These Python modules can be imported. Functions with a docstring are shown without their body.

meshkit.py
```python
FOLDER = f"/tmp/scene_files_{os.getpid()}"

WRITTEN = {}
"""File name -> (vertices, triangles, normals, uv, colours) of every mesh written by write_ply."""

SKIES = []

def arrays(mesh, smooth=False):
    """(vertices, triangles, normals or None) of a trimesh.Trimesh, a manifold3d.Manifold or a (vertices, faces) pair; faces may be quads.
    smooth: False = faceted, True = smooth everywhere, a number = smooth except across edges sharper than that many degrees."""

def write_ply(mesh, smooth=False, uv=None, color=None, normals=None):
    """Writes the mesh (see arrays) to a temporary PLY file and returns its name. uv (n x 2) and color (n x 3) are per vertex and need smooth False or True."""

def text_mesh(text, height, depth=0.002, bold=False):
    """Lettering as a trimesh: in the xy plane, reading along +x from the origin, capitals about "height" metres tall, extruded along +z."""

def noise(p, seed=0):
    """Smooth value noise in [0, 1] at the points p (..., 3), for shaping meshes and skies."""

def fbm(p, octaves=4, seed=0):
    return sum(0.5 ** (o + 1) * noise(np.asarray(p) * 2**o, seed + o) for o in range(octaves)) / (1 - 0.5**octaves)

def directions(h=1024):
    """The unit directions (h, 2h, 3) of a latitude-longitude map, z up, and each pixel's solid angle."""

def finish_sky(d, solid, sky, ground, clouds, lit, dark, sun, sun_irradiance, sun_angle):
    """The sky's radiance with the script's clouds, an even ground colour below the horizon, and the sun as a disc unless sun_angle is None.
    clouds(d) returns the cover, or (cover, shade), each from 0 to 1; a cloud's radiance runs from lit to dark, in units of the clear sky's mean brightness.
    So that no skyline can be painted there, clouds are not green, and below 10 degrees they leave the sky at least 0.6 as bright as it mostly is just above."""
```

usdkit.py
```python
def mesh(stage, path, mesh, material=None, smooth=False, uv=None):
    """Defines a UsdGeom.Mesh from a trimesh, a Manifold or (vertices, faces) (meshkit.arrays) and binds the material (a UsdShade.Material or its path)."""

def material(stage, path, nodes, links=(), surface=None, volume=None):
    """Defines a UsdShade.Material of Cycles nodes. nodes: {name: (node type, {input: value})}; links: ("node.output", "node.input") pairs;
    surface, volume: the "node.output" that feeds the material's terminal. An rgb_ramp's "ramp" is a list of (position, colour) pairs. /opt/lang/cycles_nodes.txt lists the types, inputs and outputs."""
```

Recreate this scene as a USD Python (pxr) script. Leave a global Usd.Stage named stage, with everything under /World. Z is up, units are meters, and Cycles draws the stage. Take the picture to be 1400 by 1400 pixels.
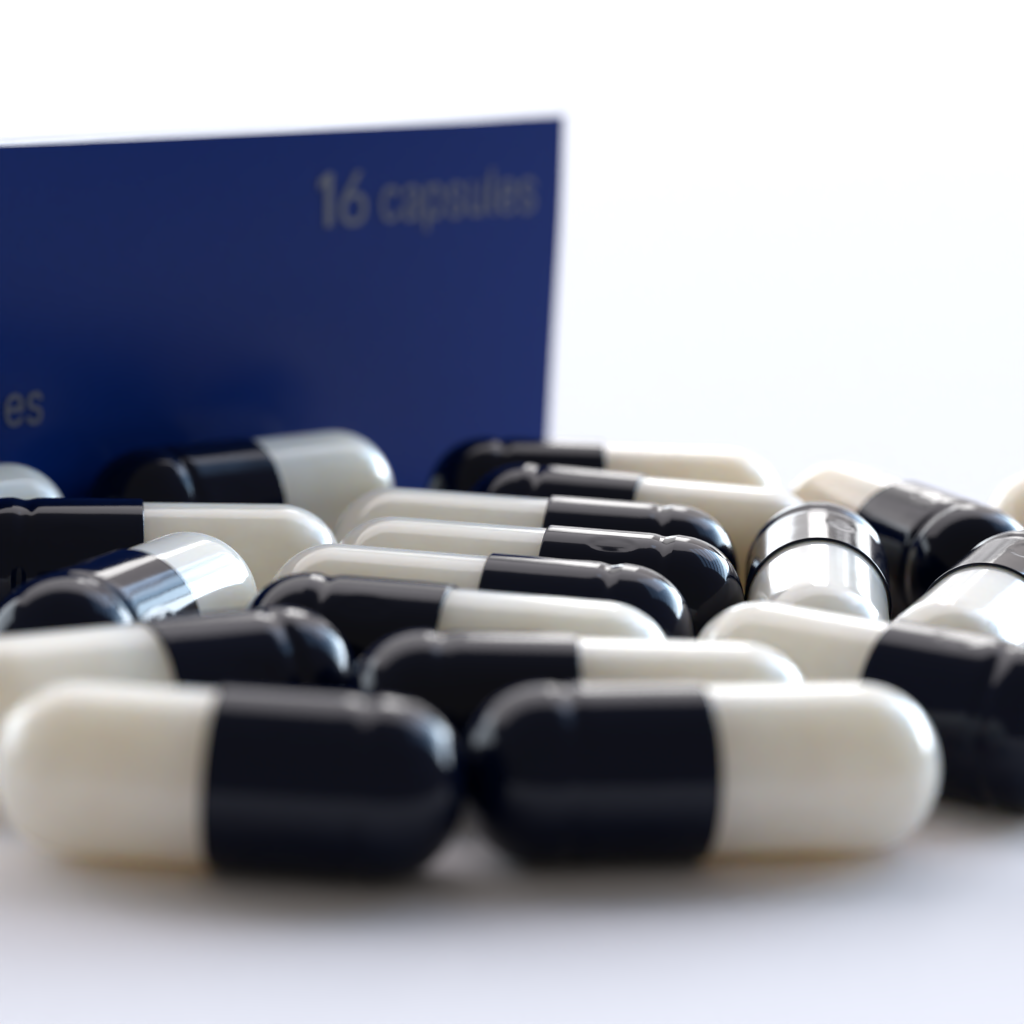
import math, random
import numpy as np
import trimesh
from shapely.geometry import Polygon
import usdkit, meshkit
from pxr import Usd, UsdGeom, UsdLux, UsdShade, Gf, Sdf

random.seed(4)
MM = 0.001
stage = Usd.Stage.CreateInMemory()
UsdGeom.SetStageUpAxis(stage, "Z")
UsdGeom.SetStageMetersPerUnit(stage, 1.0)
UsdGeom.Xform.Define(stage, "/World")

# ------------------------------------------------------------------ camera
CAM_H, PITCH, ROLL, FPX = 42.55 * MM, 0.20348, -0.04288, 4520.0
cam = UsdGeom.Camera.Define(stage, "/World/camera")
c, s = math.cos(ROLL), math.sin(ROLL)
r0, u0 = np.array([1.0, 0, 0]), np.array([0, math.sin(PITCH), math.cos(PITCH)])
back = -np.array([0, math.cos(PITCH), -math.sin(PITCH)])
right, up = c * r0 - s * u0, s * r0 + c * u0
M = np.eye(4)
M[0, :3], M[1, :3], M[2, :3], M[3, :3] = right, up, back, (0, 0, CAM_H)
cam.AddTransformOp().Set(Gf.Matrix4d(M.tolist()))
cam.CreateFocalLengthAttr(50.0)
cam.CreateHorizontalApertureAttr(50.0 * 1400 / FPX)
cam.CreateVerticalApertureAttr(50.0 * 1400 / FPX)
cam.CreateFStopAttr(10.6)
cam.CreateFocusDistanceAttr(0.1672)
cam.CreateClippingRangeAttr((0.005, 100.0))
cam.CreateExposureAttr(0.0)

# ------------------------------------------------------------------ light: a room lit by windows behind and to the right
usdkit.material(stage, "/World/Looks/room_light", {"b": ("background_shader", {"color": (1.0, 0.93, 0.85), "strength": 0.23})}, surface="b.background")
dome = UsdLux.DomeLight.Define(stage, "/World/sky")
UsdShade.MaterialBindingAPI.Apply(dome.GetPrim()).Bind(UsdShade.Material.Get(stage, "/World/Looks/room_light"))
dome.GetPrim().SetCustomDataByKey("kind", "structure")


def window(name, az, el, dist, w, h, lum, color, aim=(0.0, 0.165, 0.004), spin=0.0):
    """A rectangular lamp seen from the capsules at azimuth az (from +y to +x) and elevation el, facing them; lum is its radiance."""
    a, e = math.radians(az), math.radians(el)
    d = np.array([math.sin(a) * math.cos(e), math.cos(a) * math.cos(e), math.sin(e)])
    pos = np.array(aim) + d * dist
    x = np.array([math.cos(a), -math.sin(a), 0.0])
    y = np.cross(d, x)
    m = np.eye(4)
    m[0, :3], m[1, :3], m[2, :3], m[3, :3] = x, y, d, pos
    L = UsdLux.RectLight.Define(stage, "/World/" + name)
    L.AddTransformOp().Set(Gf.Matrix4d(m.tolist()))
    L.CreateWidthAttr(w); L.CreateHeightAttr(h)
    L.CreateIntensityAttr(lum); L.CreateColorAttr(Gf.Vec3f(*color))
    return L


def span(name, az0, az1, el0, el1, dist, lum, color):
    dist *= 5.0
    w = 2 * dist * math.tan(math.radians(az1 - az0) / 2)
    h = 2 * dist * math.tan(math.radians(el1 - el0) / 2)
    return window(name, (az0 + az1) / 2, (el0 + el1) / 2, dist, w, h, lum, color)


K = 1.17
# the pale ceiling and upper wall behind
span("ceiling_lamp", -50, 32, 36.5, 64, 2.2, 2.1 * K, (1.0, 0.95, 1.0))
span("back_wall_lamp", -50, -0.3, 14, 35.5, 2.3, 1.7 * K, (1.0, 0.97, 0.98))
span("back_wall_lamp_001", 8.6, 26, 18, 35.5, 2.3, 1.2 * K, (1.0, 0.93, 0.92))
# windows straight behind: a low bright band at the left, curtain folds, a bright upper pane and a low pane at the right
span("back_window", -42, -0.4, 1.0, 15, 1.9, 4.0 * K, (0.88, 0.94, 1.0))
span("left_window", -82, -44, 4, 30, 1.9, 4.0 * K, (0.80, 0.90, 1.0))
span("back_window_001", 0.3, 8, 17.5, 34, 1.9, 6.0 * K, (1.0, 0.98, 0.97))
span("back_window_002", 16.8, 26, 0.8, 10, 1.9, 3.6 * K, (0.95, 0.98, 1.0))
folds = [(0.2, 1.6, 2.6), (1.7, 2.3, 1.5), (2.5, 4.6, 2.1), (4.7, 5.1, 1.2), (5.3, 7.2, 2.4), (7.4, 8.4, 1.6), (8.5, 10.6, 2.3), (10.8, 11.3, 1.4), (11.5, 13.6, 2.6), (13.8, 14.4, 1.7), (14.6, 16.6, 3.0)]
for i, (a0, a1, l) in enumerate(folds):
    span("curtain_fold_%03d" % i, a0, a1, 1.0, 17, 1.95, 0.62 * l * K, (0.98, 0.97, 1.0))
# the window to the right, its slats thinner and bluer towards the top
slats = [(5, 11.0, 20, (0.80, 0.90, 1.0)), (11.6, 18.2, 20, (0.74, 0.87, 1.0)), (19.0, 24.4, 14, (0.60, 0.80, 1.0)), (25.4, 29.8, 7.5, (0.48, 0.72, 1.0)),
         (31.0, 35.0, 5.0, (0.40, 0.65, 1.0)), (36.4, 40.2, 3.6, (0.36, 0.61, 1.0)), (42.0, 46.0, 2.8, (0.33, 0.58, 1.0)), (48, 51.5, 2.2, (0.33, 0.58, 1.0)), (54, 58, 1.8, (0.33, 0.58, 1.0))]
for i, (e0, e1, l, col) in enumerate(slats):
    span("side_window_%03d" % i, 28 + (i > 4) * 4, 64, e0, e1, 1.7, l * K, col)

# ------------------------------------------------------------------ materials
def mat(name, nodes, links=(), surface="p.BSDF"):
    return usdkit.material(stage, "/World/Looks/" + name, nodes, links, surface=surface)


white_gel = mat("ivory_gelatin", {
    "t": ("texture_coordinate", {}),
    "n": ("noise_texture", {"scale": 420.0, "detail": 5.0, "roughness": 0.65}),
    "cr": ("rgb_ramp", {"ramp": [(0.3, (0.76, 0.70, 0.62)), (0.7, (0.81, 0.765, 0.69))]}),
    "n2": ("noise_texture", {"scale": 450.0, "detail": 2.0}),
    "b": ("bump", {"strength": 0.12, "distance": 0.00008}),
    "p": ("principled_bsdf", {"roughness": 0.1, "ior": 1.5, "subsurface_weight": 0.5, "subsurface_scale": 0.0015, "subsurface_radius": (1.0, 0.68, 0.42)}),
}, [("t.object", "n.vector"), ("t.object", "n2.vector"), ("n.fac", "cr.fac"), ("cr.color", "p.base_color"), ("n2.fac", "b.height"), ("b.normal", "p.normal")])
dark_gel = mat("navy_black_gelatin", {
    "t": ("texture_coordinate", {}),
    "n2": ("noise_texture", {"scale": 450.0, "detail": 2.0}),
    "b": ("bump", {"strength": 0.12, "distance": 0.00008}),
    "p": ("principled_bsdf", {"base_color": (0.0012, 0.0036, 0.0145), "roughness": 0.09, "ior": 1.31}),
}, [("t.object", "n2.vector"), ("n2.fac", "b.height"), ("b.normal", "p.normal")])
table_mat = mat("white_laminate", {
    "t": ("texture_coordinate", {}),
    "n": ("noise_texture", {"scale": 1600.0, "detail": 3.0}),
    "cr": ("rgb_ramp", {"ramp": [(0.3, (0.79, 0.765, 0.78)), (0.7, (0.815, 0.79, 0.805))]}),
    "b": ("bump", {"strength": 0.1, "distance": 0.00003}),
    "p": ("principled_bsdf", {"roughness": 0.6, "ior": 1.2, "specular_ior_level": 0.05}),
}, [("t.object", "n.vector"), ("n.fac", "cr.fac"), ("cr.color", "p.base_color"), ("n.fac", "b.height"), ("b.normal", "p.normal")])
card = mat("blue_glossy_card", {
    "t": ("texture_coordinate", {}),
    "n": ("noise_texture", {"scale": 2500.0, "detail": 3.0}),
    "cr": ("rgb_ramp", {"ramp": [(0.3, (0.0022, 0.021, 0.152)), (0.7, (0.0026, 0.0235, 0.172))]}),
    "p": ("principled_bsdf", {"roughness": 0.22, "ior": 1.24}),
}, [("t.object", "n.vector"), ("n.fac", "cr.fac"), ("cr.color", "p.base_color")])
print_grey = mat("silver_grey_ink", {"p": ("principled_bsdf", {"base_color": (0.105, 0.115, 0.16), "roughness": 0.35})})


def tag(prim, label=None, category=None, group=None, kind=None):
    for k, v in (("label", label), ("category", category), ("group", group), ("kind", kind)):
        if v:
            prim.SetCustomDataByKey(k, v)


# ------------------------------------------------------------------ the table
def slab(x0, x1, y0, y1, z0, z1):
    b = trimesh.creation.box([x1 - x0, y1 - y0, z1 - z0])
    b.apply_translation([(x0 + x1) / 2, (y0 + y1) / 2, (z0 + z1) / 2])
    return b


tb = usdkit.mesh(stage, "/World/tabletop", slab(-0.9, 0.9, -0.35, 1.25, -0.025, 0.0), table_mat)
tag(tb.GetPrim(), "smooth white tabletop that runs out of focus into the bright background", "tabletop", kind="structure")

# ------------------------------------------------------------------ the carton
YAW, H_BOX, D_BOX, W_BOX = math.radians(44), 24.5, 9.0, 62.0
box = UsdGeom.Xform.Define(stage, "/World/medicine_carton")
box.AddTranslateOp().Set(Gf.Vec3d(2.2 * MM, 210.2 * MM, 0))
box.AddRotateZOp().Set(math.degrees(YAW))
tag(box.GetPrim(), "dark blue glossy carton lettered 16 capsules, standing behind the capsules", "carton")
# local frame: origin at the foot of the right front corner, -x along the front, +y towards the back
T = 0.4


def panel(x0, x1, y0, y1, z0, z1, bow=None):
    """A card panel with softened edges, its faces finely divided; bow moves its points (mm)."""
    b = trimesh.creation.box([x1 - x0, y1 - y0, z1 - z0])
    b.apply_translation([(x0 + x1) / 2, (y0 + y1) / 2, (z0 + z1) / 2])
    for _ in range(4):
        b = b.subdivide()
    v = np.array(b.vertices)
    if bow:
        v = v + bow(v)
    return trimesh.Trimesh(v * MM, b.faces, process=False)


def front_bow(v):
    u, w = np.clip(-v[:, 0] / W_BOX, 0, 1), v[:, 2] / H_BOX
    d = np.zeros_like(v)
    d[:, 1] = -0.35 * np.sin(np.pi * u) * np.sin(np.pi * w)
    edge = np.clip(1 - u * 5, 0, 1)
    d[:, 0] = edge * (0.16 * np.exp(-((w - 0.75) / 0.22) ** 2) - 0.1 * np.clip(1 - w / 0.5, 0, 1))
    d[:, 2] = w * (0.42 * np.clip(1 + v[:, 0] / 40.0, 0, 1) + 0.07 * np.exp(-((v[:, 0] + 1.8) / 2.2) ** 2))
    return d


def part(name, mesh, m, parent, smooth=40, label=None):
    g = usdkit.mesh(stage, f"{parent}/{name}", mesh, m, smooth=smooth)
    tag(g.GetPrim(), label)
    return g


B = "/World/medicine_carton"
part("front_panel", panel(-W_BOX, 0, 0, T, 0.05, H_BOX, front_bow), card, B)
part("back_panel", panel(-W_BOX, -0.5, D_BOX - T, D_BOX, 0.05, H_BOX - 0.8), card, B)
part("end_panel", panel(-T - 0.62, -0.64, T + 0.02, D_BOX - T - 0.02, 0.07, H_BOX - T - 0.9), card, B)
part("end_panel_001", panel(-W_BOX + 0.02, -W_BOX + T, T + 0.02, D_BOX - T - 0.02, 0.07, H_BOX - T - 0.9), card, B)
part("top_panel", panel(-W_BOX + 0.05, -0.6, T + 0.02, D_BOX - T - 0.02, H_BOX - T - 0.85, H_BOX - 0.87), card, B)
part("bottom_panel", panel(-W_BOX + T + 0.05, -T - 0.65, T + 0.02, D_BOX - T - 0.02, 0.06, T), card, B)


def lettering(name, text, height, x, z, width=None, bold=False, mesh=None):
    m = mesh if mesh is not None else meshkit.text_mesh(text, height * MM, 0.00004, bold=bold)
    v = np.array(m.vertices) * (MM if mesh is not None else 1)
    lo, hi = v[:, 0].min(), v[:, 0].max()
    k = 1.0 if width is None else width * MM / (hi - lo)
    xl = x * MM + (v[:, 0] - lo) * k
    zl = z * MM + v[:, 1]
    bowed = front_bow(np.stack([xl, xl * 0, zl], 1) / MM) * MM
    out = np.stack([xl, -0.00002 - v[:, 2] + bowed[:, 1], zl], 1)
    part(name, trimesh.Trimesh(out, m.faces[:, ::-1], process=False), print_grey, B + "/front_panel", smooth=False)


lettering("printed_digit", "1", 3.2, -20.3, 18.9, mesh=trimesh.creation.extrude_polygon(
    Polygon([(0.95, 0), (0.95, 3.2), (0.5, 3.2), (-0.15, 2.72), (-0.15, 2.2), (0.38, 2.58), (0.38, 0)]), 0.04))
lettering("printed_digit_001", "6", 3.2, -18.6, 18.9, 2.15)
lettering("printed_word", "capsules", 2.8, -15.3, 19.0, 13.0)
lettering("printed_word_001", "es", 2.4, -42.7, 8.95, 2.5)

# ------------------------------------------------------------------ capsules
RC, RB, CAP, TIP = 3.80, 3.61, 10.35, 3.62       # mm: cap and body radius, cap length, dome length


def dome(R, L, n=22, e=2.12):
    """Profile (x towards the tip, r) of a slightly full dome of length L."""
    t = np.linspace(0, np.pi / 2, n)[1:]
    return [(L * np.sin(a) ** (2 / e), R * max(np.cos(a), 0.0) ** (2 / e)) for a in t]


def cap_mesh():
    prof = [(1.2, RB + 0.015), (0.05, RB + 0.03), (0.0, RB + 0.055), (0.0, RC - 0.085), (0.012, RC - 0.045), (0.035, RC - 0.018), (0.07, RC - 0.004), (0.11, RC)]
    x_cyl, g0 = CAP - TIP, 6.02
    xs = np.concatenate([np.linspace(0.25, 5.4, 40), np.linspace(5.45, x_cyl, 34)])
    for x in xs:
        r = RC
        r -= 0.115 * math.exp(-(abs(x - g0) / 0.40) ** 2.2)          # locking groove
        r += 0.015 * math.exp(-((x - g0 - 0.8) / 0.2) ** 2)
        prof.append((x, r))
    prof += [(x_cyl + a, b) for a, b in dome(RC, TIP)]
    return revolve(prof, dimples=True)


def body_mesh():
    prof = [(14.0, RB - 0.4), (14.0, RB - 0.06), (13.9, RB - 0.02)] + [(x, RB) for x in np.linspace(13.5, 3.62 * 0.97, 40)]
    tail = [(3.52 - a, b) for a, b in dome(RB, 3.52)]
    return revolve(prof + tail, flip=True)


def revolve(prof, dimples=False, flip=False, n=128):
    prof = np.array(prof, float)
    a = np.linspace(0, 2 * np.pi, n, endpoint=False)
    x = np.repeat(prof[:, 0], n).reshape(-1, n)
    r = np.repeat(prof[:, 1], n).reshape(-1, n)
    A = np.broadcast_to(a, x.shape)
    if dimples:
        for k in range(4):
            da = (A - k * np.pi / 2 + np.pi) % (2 * np.pi) - np.pi
            q = np.sqrt(((x - 3.6) / 1.2) ** 2 + (da * RC / 0.62) ** 2)
            dep = 0.04 * np.clip((1.12 - q) / 0.3, 0, 1)
            dep = dep * dep / 0.04 * (3 - 2 * dep / 0.04)
            r = r - np.where((x > 1.5) & (x < 5.4) & (r > RC - 0.05), dep, 0)
    v = np.stack([x, r * np.cos(A), r * np.sin(A)], -1).reshape(-1, 3)
    m = len(prof)
    i, j = np.meshgrid(np.arange(m - 1), np.arange(n), indexing="ij")
    q = np.stack([i * n + j, (i + 1) * n + j, (i + 1) * n + (j + 1) % n, i * n + (j + 1) % n], -1).reshape(-1, 4)
    f = np.vstack([q[:, [0, 1, 2]], q[:, [0, 2, 3]]])
    t = trimesh.Trimesh(v * MM, f, process=False)
    t.merge_vertices(digits_vertex=9)
    t.update_faces(t.nondegenerate_faces())
    nrm = t.face_normals
    cen = t.triangles_center - np.array([[1, 0, 0]]) * t.triangles_center[:, :1]
    if (np.einsum("ij,ij->i", nrm, cen) * t.area_faces).sum() < 0:
        t.invert()
    return t


# name: centre x, y (mm), heading of its left-to-right axis (degrees), length, side of the dark cap
GROUP = "two-tone capsules strewn on the white table"
TILT = {"O": 3.5, "Q": 3.0}      # degrees by which a leaning capsule lifts its cap
CAPS = [
    # key, x, y, yaw, L, side, spin, label
    ("I", 1.27, 173.95, -8.8, 22.20, "R", -20, "capsule ending in a sharp blue-streaked dark dome, hindmost of the stacked three pointing dark right"),
    ("H", 1.31, 166.23, -9.7, 21.80, "R", 24, "capsule with an oval dimple on its dark right cap, middle of the stacked three"),
    ("G", -1.45, 158.95, -10.5, 21.57, "R", -15, "capsule with dark right end, nearest of the stacked three, just behind a dark-left one"),
    ("A", -11.14, 130.98, -5.3, 19.60, "R", 45, "blurred foreground capsule at lower left, white half left and dark half right"),
    ("B", 8.45, 135.19, 13.2, 20.89, "L", 22, "big blurred foreground capsule at lower centre, dark half left and white half right"),
    ("C", -15.94, 142.12, 31.8, 20.50, "R", 60, "capsule cut by the left edge, dark dome right, just behind the lower left foreground one"),
    ("D", 3.38, 142.73, 4.5, 21.15, "L", 30, "capsule directly behind the lower centre foreground one, dark left and white right"),
    ("E", 17.89, 148.02, -31.5, 20.40, "R", 10, "capsule slanting out of the right edge, long white end left and dark cap cut off"),
    ("F", -2.49, 151.49, -10.5, 21.15, "L", 52, "dark-left capsule in the central stack, in front of the dark-right ones"),
    ("J", 7.24, 181.07, -12.8, 20.70, "L", 40, "dark-left capsule with glinting top, behind the stacked three, its white end sloping down right"),
    ("K", 5.41, 190.84, 2.5, 21.05, "L", 45, "blurred hindmost dark-left capsule standing out against the white below the carton corner"),
    ("L", -15.57, 187.00, 41.2, 19.97, "L", 24, "capsule lying along the foot of the carton with shining dark end towards the viewer"),
    ("M", -19.09, 168.35, 8.5, 20.90, "L", 40, "long capsule at the left edge in focus, dark left half and cream right half"),
    ("N", -18.45, 155.89, 68, 19.20, "L", 20, "shining capsule pointing back at left, dark dome near and silvery white end far"),
    ("O", 15.87, 165.17, 85.9, 21.30, "R", 16, "capsule seen end on at right centre, mirror-white end ringed by its dark rim"),
    ("P", 22.15, 182.30, -62.0, 19.80, "R", 14, "capsule at right with large glossy dark dome near and blurred white end far"),
    ("Q", 24.06, 161.21, 67.0, 20.60, "R", 12, "capsule at the right edge with streaked white end near and thin dark rim"),
    ("R", 37.50, 189.00, 5.7, 20.00, "R", 0, "blurred white capsule end poking in at the far right edge"),
    ("S", -32.51, 172.79, 43.2, 20.00, "L", 0, "white capsule end poking in at the far left edge below the carton"),
]
cap_m, body_m = cap_mesh(), body_mesh()
for k, (key, x, y, yaw, L, side, spin, label) in enumerate(CAPS):
    path = "/World/capsule" + ("" if k == 0 else "_%03d" % k)
    root = UsdGeom.Xform.Define(stage, path)
    if k:
        root.GetPrim().GetReferences().AddInternalReference("/World/capsule")
    head = math.radians(yaw + (0 if side == "R" else 180))
    u = np.array([math.cos(head), math.sin(head)])
    sx, sy = np.array([x, y]) + u * (L / 2 - CAP)                     # the seam
    root.ClearXformOpOrder()
    root.AddTranslateOp().Set(Gf.Vec3d(sx * MM, sy * MM, (RC + 0.06 * TILT.get(key, 0)) * MM))
    root.AddRotateZOp().Set(math.degrees(head))
    root.AddRotateYOp().Set(-TILT.get(key, 0.0))
    root.AddRotateXOp().Set(float(spin))
    if k == 0:
        usdkit.mesh(stage, path + "/cap", cap_m, dark_gel, smooth=50)
        usdkit.mesh(stage, path + "/body", body_m, white_gel, smooth=50)
    body = UsdGeom.Xformable(stage.OverridePrim(path + "/body"))
    body.ClearXformOpOrder()
    body.AddTranslateOp().Set(Gf.Vec3d(-(L - CAP) * MM, 0, 0))       # how far the body is pushed into the cap
    tag(root.GetPrim(), label, "capsule", GROUP)
